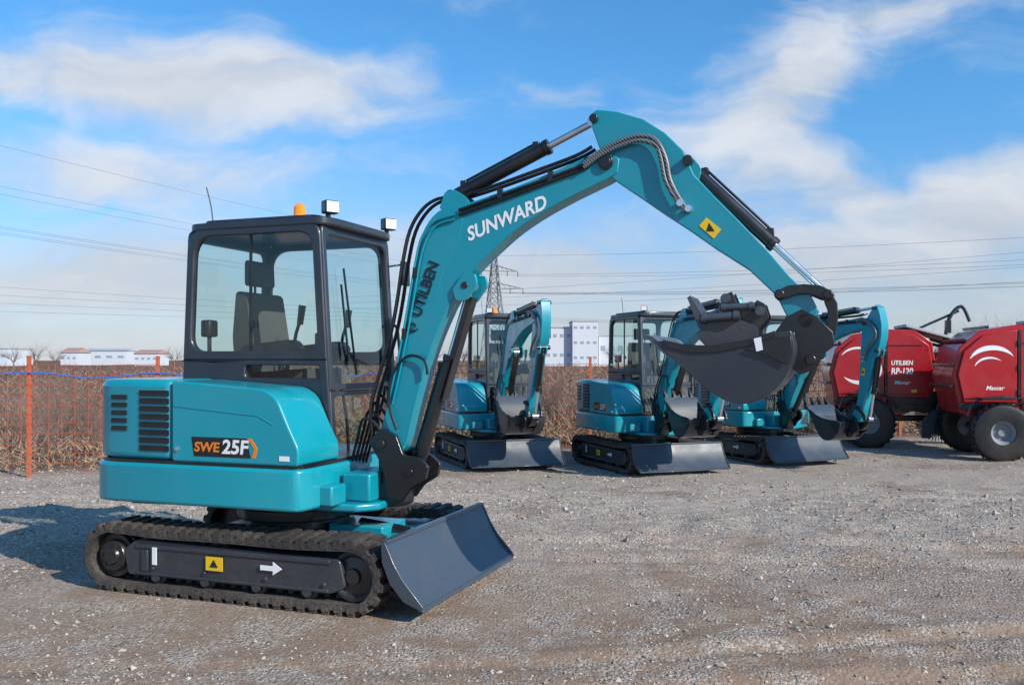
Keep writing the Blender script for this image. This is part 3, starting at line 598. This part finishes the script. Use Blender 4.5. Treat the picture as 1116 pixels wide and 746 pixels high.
tp_=[(905,120,.95),(925,130,1.0),(948,125,1.1),(970,140,1.1),(990,130,.9),(1012,125,1.05),(1070,120,1.1),(1092,118,1.2),(1112,120,1.25),(1050,130,1.1),(700,150,.8),(765,140,.8),(745,150,.7),(15,150,.75),(40,160,.8),(60,170,.7),(190,160,.7),(470,150,.75),(505,150,.8),(672,150,.8),(888,130,.9)]
for i,(px,d,s) in enumerate(tp_):
    o=trs[i%2] if i<2 else copy_tree(trs[i%2]); o.location=((px-CX)/F0*d,d,-.3); o.scale=(s*1.2,s*1.2,s); o.rotation_euler=(0,0,i*2.1)
    tag(o,'distant bare winter tree on the skyline','tree','bare trees on the skyline')
# ------------------------------------------------------------------ fence
fr=empty('mesh_fence',(-9.5,12.3,-.2)); tag(fr,'rusty orange wire mesh fence on thin posts along the back of the yard','fence')
pts=[(x,float(fence_y(np.array(x)))) for x in (-9.5,-7.0,-5.45,-3.75,-2.0,-.25,1.5,3.25,5.0,6.75,8.6,10.4,12.2)]
for i,(x,y) in enumerate(pts):
    a=MB(); a.box((x+9.5,y-12.3,.86),(.048,.048,1.76)); a.box((x+9.5,y-12.3,1.75),(.055,.055,.02)); a.build('post',M['rust'],fr)
a=MB()
for i in range(len(pts)-1):
    p,q=Vector((pts[i][0]+9.5,pts[i][1]-12.3,0)),Vector((pts[i+1][0]+9.5,pts[i+1][1]-12.3,0))
    for k in range(12):
        z=.06+k*.142+(0.01*math.sin(i*3+k)); mid=p.lerp(q,.5)+Vector((0,-.03,z-.015)); a.tube([p+Vector((0,-.03,z)),mid,q+Vector((0,-.03,z))],.0052,3,smooth=False)
    n=int((q-p).length/.16)
    for k in range(n): u=p.lerp(q,(k+.5)/n)+Vector((0,-.035,0)); a.tube([u+Vector((0,0,.05)),u+Vector((random.uniform(-.015,.015),0,1.62))],.0044,3,smooth=False)
a.build('wire_mesh',M['rust'],fr)
a=MB(); cp=[]
for i in range(5):
    p=pts[i]; cp.append((p[0],p[1]-.06,1.30+.02*(i%2))); q=pts[i+1]; cp.append(((p[0]+q[0])/2,(p[1]+q[1])/2-.06,1.20+.03*(i%2)))
a.tube(cp,.009,6); tag(a.build('blue_cord',M['bluecord']),'thin blue cord strung loosely along the left part of the fence','cord')
# ------------------------------------------------------------------ balers
def baler(loc,rz,label,second):
    t=empty('round_baler',loc,rz); tag(t,label,'baler','red round balers parked at the right end of the row')
    body=[(-.45,.80),(-.58,1.45),(-.46,1.92),(-.14,2.20),(.45,2.30),(1.0,2.28),(1.32,2.05),(1.42,1.45),(1.30,.85),(.75,.62),(.05,.62)]
    a=MB(); a.prism(body,-.62,.62); bo=a.build('drum_housing',M['red'],t,.015)
    p1=[(-.40,.98),(-.50,1.45),(-.40,1.85),(-.10,2.12),(.44,2.21),(.44,.98)]; p2=[(.49,.98),(.49,2.21),(.98,2.19),(1.25,1.98),(1.34,1.45),(1.24,.98)]
    a=MB(); a.prism(p1,-.69,-.62); sp_=a.build('side_panel',M['red'],t,.010)
    a=MB(); a.prism(p2,-.69,-.62); sp2=a.build('side_panel',M['red'],t,.010)
    a=MB(); a.prism(p2,.62,.69); a.build('side_panel',M['red'],t,.010)
    for q,z,x0,x1 in ((sp_,1.04,-.38,.42),(sp2,1.04,.52,1.22),(sp2,1.98,.52,1.12)):
        a=MB(); a.box(((x0+x1)/2,-.694,z),(x1-x0,.012,.018)); a.build('panel_rib',M['blk'],q)
    a=MB(); a.box((-.05,-.69,.90),(.9,.05,.10)); a.box((.9,-.69,.90),(.8,.05,.10)); a.box((.465,-.66,1.6),(.035,.08,1.2)); a.build('frame_rail',M['blk'],t,.006)
    # rear gate ribs: dark bars across the back of the drum
    a=MB()
    for (x,z) in ((-.60,1.25),(-.58,1.62),(-.38,2.04),(-.02,2.26)): a.box((x,0,z),(.06,1.26,.05))
    a.build('gate_rib',M['blk'],t,.006)
    for k in range(3):
        a=MB(); a.box((.465,-.70,1.15+k*.42),(.05,.03,.09)); a.build('hinge',M['blk'],t)
    for (c_,r,a0,a1,w_) in (((.04,1.66),.36,R(168),R(20),.10),((.0,1.56),.24,R(170),R(40),.04)) if second else (((.02,1.52),.38,R(-150),R(20),.11),((-.05,1.70),.32,R(160),R(30),.05)):
        d=MB(); d.prism(crescent(c_,r,a0,a1,w_),-.6935,-.6905); d.build('swoosh_mark',M['white'],sp_)
    if second:
        text('lettering','Mascar',.10,M['white'],sp_,(.08,-.694,1.22),bold=.02,shear=.3); text('lettering','UTILBEN',.10,M['white'],sp2,(.86,-.694,1.62),bold=.02); text('lettering','RP-120',.15,M['white'],sp2,(.86,-.694,1.48),bold=.02,shear=.1)
    else:
        text('lettering','UTILBEN',.12,M['white'],sp2,(.76,-.694,1.64),bold=.03,shear=.1,stretch=.85); text('lettering','RP-120',.16,M['white'],sp2,(.76,-.694,1.48),bold=.03,shear=.1,stretch=.85); text('lettering','Mascar',.10,M['white'],sp2,(.76,-.694,1.26),bold=.02,shear=.3)
    a=MB(); a.box((.98,-.694,1.10),(.10,.004,.06)); a.build('warning_sticker',M['yellow'],sp2)
    for s in (-1,1):
        w_=MB(); w_.lathe([(.20,-.15),(.40,-.17),(.46,-.15),(.485,-.09),(.49,0),(.485,.09),(.46,.15),(.40,.17),(.20,.15),(.20,-.15)],(0.10,s*.93,.485),36)
        for k in range(26):
            an=2*PI*k/26
            for q in (-1,1): w_.box((.10+.49*math.cos(an+.06*q),s*.93+q*.07,.485+.49*math.sin(an+.06*q)),(.025,.13,.04),Matrix.Rotation(-an,3,'Y')@Matrix.Rotation(q*.4,3,'X'))
        wh=w_.build('wheel',M['hose'],t)
        g=MB(); g.lathe([(0,-.06),(.06,-.06),(.07,-.03),(.13,-.02),(.17,-.09),(.205,-.12),(.205,.12),(0,.12)] if s<0 else [(0,.06),(.15,.02),(.205,.12),(.205,-.12),(0,-.12)],(.10,s*.93,.485),32); g.build('rim',M['rim'],wh)
        a=MB(); a.tube([(-.42,s*.93,.75),(-.3,s*.93,1.0),(.1,s*.93,1.08),(.5,s*.93,1.0),(.62,s*.93,.75)],.018,6); a.box((.1,s*.93,1.06),(.7,.30,.02)); a.build('mudguard',M['blk'],t)
    a=MB(); a.box((.7,0,.55),(1.6,.5,.12)); a.cyl((.10,-.85,.485),(.10,.85,.485),.05); a.box((1.5,0,.75),(.5,1.2,.5)); a.build('chassis',M['blk'],t,.02)
    a=MB(); a.box((.95,-.60,.82),(.75,.12,.24)); a.cyl((1.15,-.70,.80),(1.15,-.62,.80),.13,n=20); a.cyl((.78,-.70,.84),(.78,-.62,.84),.10,n=20); a.cyl((1.42,-.70,.95),(1.42,-.60,.95),.16,n=20); a.build('chain_drive',M['blk'],t,.006)
    a=MB(); a.box((1.55,-.3,1.5),(.30,.5,.7)); a.box((1.50,-.56,1.35),(.22,.10,.5)); a.build('control_box',M['blk'],t,.015)
    a=MB()
    for y in (-.5,.5): a.box((1.72,y,1.25),(.06,.06,1.5)); a.tube([(1.3,y,2.1),(1.72,y,1.98)],.03,6)
    a.box((1.72,0,2.0),(.07,1.06,.07)); a.box((1.72,0,1.4),(.05,1.06,.05)); a.build('front_frame',M['blk'],t,.005)
    a=MB(); a.box((1.46,-.66,1.62),(.16,.02,.22)); a.build('instruction_plate',M['white'],t)
    a=MB(); a.cyl((1.45,-.72,.40),(1.45,.72,.40),.16,n=20)
    for k in range(14):
        y=-.68+k*.105
        for q in range(5): an=q*1.256+k*.3; a.cyl((1.45+.15*math.cos(an),y,.4+.15*math.sin(an)),(1.45+.30*math.cos(an-.25),y,.4+.30*math.sin(an-.25)),.010,n=4)
    a.prism([(1.1,.5),(1.3,.75),(1.6,.78),(1.75,.6),(1.6,.55),(1.4,.55),(1.25,.2),(1.1,.2)],-.78,-.72); a.build('pickup_reel',M['steelgrey'],t)
    a=MB(); a.prism([(1.7,.5),(3.0,.42),(3.1,.50),(1.7,.66)],-.09,.09); a.build('drawbar',M['red'],t,.01)
    a=MB(); a.cyl((1.8,.0,.85),(2.9,0,.80),.055); a.build('drive_shaft',M['yellow'],t)
    a=MB(); a.prism([(.85,2.40),(1.85,2.10),(1.85,2.05),(.85,2.34)],-.60,.60); a.build('top_hood',M['grey'],t,.01)
    a=MB(); a.tube([(1.6,-.3,1.9),(1.7,-.3,2.5),(1.95,-.2,2.75),(2.1,-.2,2.45)],.035); a.cyl((1.1,-.35,2.3),(1.9,-.2,2.66),.025); a.box((1.68,-.3,2.35),(.1,.1,.25)); a.build('hose_support',M['blk'],t)
    for k in range(4):
        a=MB(); a.tube([(1.75,-.3+k*.1,1.6),(2.0,-.3+k*.1,1.3-.05*k),(2.4,-.1+k*.05,.75)],.015,6); a.build('hydraulic_hose',M['hose'],t)
    return t
baler((6.95,18.6,-.2),-R(12),'red round baler behind the small excavators, the farther of the two balers',False)
baler((8.25,16.3,-.2),-R(10),'nearer red round baler cut off by the right edge of the photo',True)
# ------------------------------------------------------------------ distant buildings
def block(name,label,cat,px0,px1,py,d,dep,mats,roof=0,wins=0,rows=1):
    x0,x1=(px0-CX)/F0*d,(px1-CX)/F0*d; zt=H0+(Y0-py)/F0*d; t=empty(name,((x0+x1)/2,d,-.3)); w=x1-x0; h=zt+.3; tag(t,label,cat)
    a=MB(); a.box((0,dep/2,h/2),(w,dep,h)); a.build('wall',M[mats[0]],t)
    a=MB()
    if roof: a.add([(-w/2-.3,-.3,h),(w/2+.3,-.3,h),(w/2+.3,dep+.3,h),(-w/2-.3,dep+.3,h),(-w/2,dep/2,h+roof),(w/2,dep/2,h+roof)],[(0,1,5,4),(2,3,4,5),(0,4,3),(1,2,5),(0,3,2,1)])
    else: a.box((0,dep/2,h+.15),(w+.4,dep+.4,.3))
    a.build('roof',M[mats[1]],t)
    for r in range(rows):
        for k in range(wins):
            g=MB(); g.box((-w/2+w*(k+.5)/wins,-.03,h*(r+.6)/rows),(w/wins*.5,.1,h/rows*.16)); g.build('window',M['win'],t)
    return t
block('office_block','white industrial block with flat roof on the skyline behind the rear row','building',624,652,350,250,14,('conc','grey'),0,4,3)
block('office_wing','lower pale wing adjoining the white industrial block on its left','building',594,623.5,357,252,12,('conc','grey'),0,4,2)
block('low_hall','low pale hall adjoining the white industrial block on its right','building',652.5,700,366,252,12,('conc','grey'),0,5,1)
block('low_shed','long low white shed on the far left skyline','building',88,138,382,300,12,('conc','grey'),.8,4,1)
block('red_roof_house','distant house with red tiled roof left of the low white shed','house',66,84,384,280,9,('conc','roofred'),1.5,3,1)
block('red_roof_house','distant wider house with red tiled roof right of the low white shed','house',146,172,385,280,9,('conc','roofred'),1.2,4,1)
block('storage_hall','flat white storage hall at the extreme left of the skyline','building',-20,8,380,260,14,('conc','grey'),0,3,1)
def pylon(x,y,label,rz):
    t=empty('power_pylon',(x,y,-.3),rz); tag(t,label,'pylon'); a=MB(); Ht=29
    wd=lambda z:2.7*(1-z/Ht)**1.1+.5
    for sx in (-1,1):
        for sy in (-1,1): a.tube([(sx*wd(z),sy*wd(z),z) for z in [0,4,8,12,16,20,23,26,29]],.17,4,smooth=False)
    zs=[0,4,8,11.5,15,18,20.5,23,25,27,29]
    for i in range(len(zs)-1):
        z0,z1=zs[i],zs[i+1]; w0,w1=wd(z0),wd(z1)
        for s in (-1,1):
            for (p,q) in (((-w0,s*w0,z0),(w1,s*w1,z1)),((w0,s*w0,z0),(-w1,s*w1,z1)),((s*w0,-w0,z0),(s*w1,w1,z1)),((s*w0,w0,z0),(s*w1,-w1,z1)),((-w1,s*w1,z1),(w1,s*w1,z1))): a.tube([p,q],.09,4,smooth=False)
    a.build('tower',M['zinc'],t)
    for z,w_ in ((20.5,8),(25,6.5)):
        g=MB()
        for s in (-1,1):
            for y_ in (-.5,.5): g.tube([(0,y_,z),(s*w_,0,z+.1)],.13,4,smooth=False); g.tube([(0,y_,z+1.6),(s*w_,0,z+.1)],.11,4,smooth=False)
            for k in range(1,5): u=k/5; g.tube([(s*w_*u,-.5*(1-u),z),(s*w_*(u-.12),0,z+1.6*(1-u+.12))],.07,4,smooth=False)
            g.tube([(s*w_,0,z),(s*w_,0,z-1.3)],.13,5,smooth=False); g.tube([(s*w_*.55,0,z),(s*w_*.55,0,z-1.3)],.13,5,smooth=False)
        g.build('crossarm',M['zinc'],t)
pylon(-4.6,240,'grey lattice power pylon on the skyline seen just below the boom',R(20))
def wire(p,q,sag,r=.035):
    pts=[]
    for k in range(25): u=k/24; pts.append((p[0]+(q[0]-p[0])*u,p[1]+(q[1]-p[1])*u,p[2]+(q[2]-p[2])*u-4*sag*u*(1-u)))
    a=MB(); a.tube(pts,r,4,smooth=False); tag(a.build('power_line',M['wire']),'thin overhead power line crossing the sky behind the excavator','power line','overhead power lines')
for z,w_ in ((19,8),(19,4.2),(23.6,6.5),(28.7,0)):
    for s in ((-1,1) if w_ else (1,)):
        ex,ey=-4.6+s*w_*math.cos(R(20)),240+s*w_*math.sin(R(20))
        wire((ex,ey,z),(-105+s*w_*.3,-10+s*w_,z+1),3.2,.02); wire((ex,ey,z),(230,130+s*w_,z+3),3.5)
for k in range(4): wire((-200,150+k*3,22-k*2.6),(60,330,15),2,.04)
for k in range(3): wire((-60,330,24-k*2),(260,210+k*4,40-k*5),3,.045)
# ------------------------------------------------------------------ world
sc=bpy.context.scene; w=bpy.data.worlds.new('World'); sc.world=w; w.use_nodes=True; nt=w.node_tree; nt.nodes.clear()
out=N(nt,'ShaderNodeOutputWorld'); bgd=N(nt,'ShaderNodeBackground'); bgd.inputs[1].default_value=.105; nt.links.new(bgd.outputs[0],out.inputs[0])
sky=N(nt,'ShaderNodeTexSky',sky_type='NISHITA'); sky.sun_disc=False; EL=R(31); AZ=math.atan2(.75,-.66); sky.sun_elevation=EL; sky.sun_rotation=AZ; sky.air_density=1.0; sky.dust_density=.4; sky.ozone_density=3.0
tc=N(nt,'ShaderNodeTexCoord'); sp3=N(nt,'ShaderNodeSeparateXYZ'); nt.links.new(tc.outputs['Generated'],sp3.inputs[0])
ya=mth(nt,'MAXIMUM',mth(nt,'ABSOLUTE',sp3.outputs[1]),.12); u=mth(nt,'DIVIDE',sp3.outputs[0],ya); v=mth(nt,'DIVIDE',sp3.outputs[2],ya)
cmb=N(nt,'ShaderNodeCombineXYZ'); nt.links.new(u,cmb.inputs[0]); nt.links.new(v,cmb.inputs[1])
def vmath(op,a,b_):
    n=N(nt,'ShaderNodeVectorMath',operation=op)
    for i,q in enumerate((a,b_)):
        if isinstance(q,tuple): n.inputs[i].default_value=q
        else: nt.links.new(q,n.inputs[i])
    return n.outputs[0]
warp=noise(nt,cmb.outputs[0],4.5,4,.55); wv=vmath('SUBTRACT',warp.outputs[1],(.5,.5,.5)); wv=vmath('MULTIPLY',wv,(.28,.12,0)); uv=vmath('ADD',cmb.outputs[0],wv)
def blob(px,py,rx_,ry_,rot,st):
    mp=N(nt,'ShaderNodeMapping',vector_type='TEXTURE'); nt.links.new(uv,mp.inputs[0])
    mp.inputs[1].default_value=((px-CX)/F0,(Y0-py)/F0,0); mp.inputs[2].default_value=(0,0,R(rot)); mp.inputs[3].default_value=(rx_/F0,ry_/F0,1)
    ln=N(nt,'ShaderNodeVectorMath',operation='LENGTH'); nt.links.new(mp.outputs[0],ln.inputs[0]); return ramp(nt,ln.outputs[1],0,1.3,st,0)
acc=None
for bb in [(220,100,330,66,-2,1.2),(40,95,220,45,0,.9),(120,190,360,55,0,.8),(180,300,460,95,0,1.0),(560,300,300,80,5,.9),(850,95,170,85,40,1.15),(1000,0,200,42,10,.85),(860,190,190,60,-20,.9),(1060,225,240,75,10,1.05),(900,300,460,80,0,1.0),(600,110,90,30,10,.4),(330,30,160,25,0,.3)]:
    q=blob(*bb); acc=q if acc is None else mth(nt,'MAXIMUM',mth(nt,'ADD',acc,mth(nt,'MULTIPLY',q,.2)),q)
mp=N(nt,'ShaderNodeMapping'); nt.links.new(uv,mp.inputs[0]); mp.inputs[3].default_value=(1,2.9,1); mp.inputs[2].default_value=(0,0,R(-10))
st=noise(nt,mp.outputs[0],5.0,9,.55,.4); st2=noise(nt,mp.outputs[0],16,6,.55)
nzz=mth(nt,'ADD',mth(nt,'MULTIPLY',st.outputs[0],.84),mth(nt,'MULTIPLY',st2.outputs[0],.16))
den=mth(nt,'ADD',acc,mth(nt,'MULTIPLY',mth(nt,'SUBTRACT',nzz,.5),2.1))
cov=ramp(nt,den,.0,1.15,0,.95)
hz=ramp(nt,v,-.02,.22,.75,0); cov=mth(nt,'MAXIMUM',cov,hz)
shade=ramp(nt,st.outputs[0],.35,.7,.84,1.0); shade=mth(nt,'MULTIPLY',shade,ramp(nt,v,.0,.28,.84,1.0))
cc=N(nt,'ShaderNodeCombineXYZ')
for i,q in enumerate((7.3,7.7,8.35)): nt.links.new(mth(nt,'MULTIPLY',shade,q),cc.inputs[i])
tint=mixc(nt,ramp(nt,v,.0,.35),(.95,1.08,1.40),(.70,1.42,1.80)); skc=mixc(nt,1.0,sky.outputs[0],tint,'MULTIPLY')
nt.links.new(mixc(nt,cov,skc,cc.outputs[0]),bgd.inputs[0])
sd=Vector((.75*math.cos(EL),-.66*math.cos(EL),math.sin(EL))); l=bpy.data.lights.new('Sun','SUN'); l.energy=5.0; l.angle=R(.5); l.color=(1,.93,.83)
lo=bpy.data.objects.new('Sun',l); C.objects.link(lo); lo.rotation_euler=sd.to_track_quat('Z','Y').to_euler()
cam=bpy.data.cameras.new('Camera'); co=bpy.data.objects.new('Camera',cam); C.objects.link(co); co.location=(0,0,H0); co.rotation_euler=(R(90),0,0)
cam.sensor_width=36; cam.lens=36*F0/1116; cam.shift_y=(Y0-373)/1116; cam.clip_end=5000; sc.camera=co
sc.view_settings.view_transform='Standard'; sc.view_settings.look='None'; sc.view_settings.exposure=0
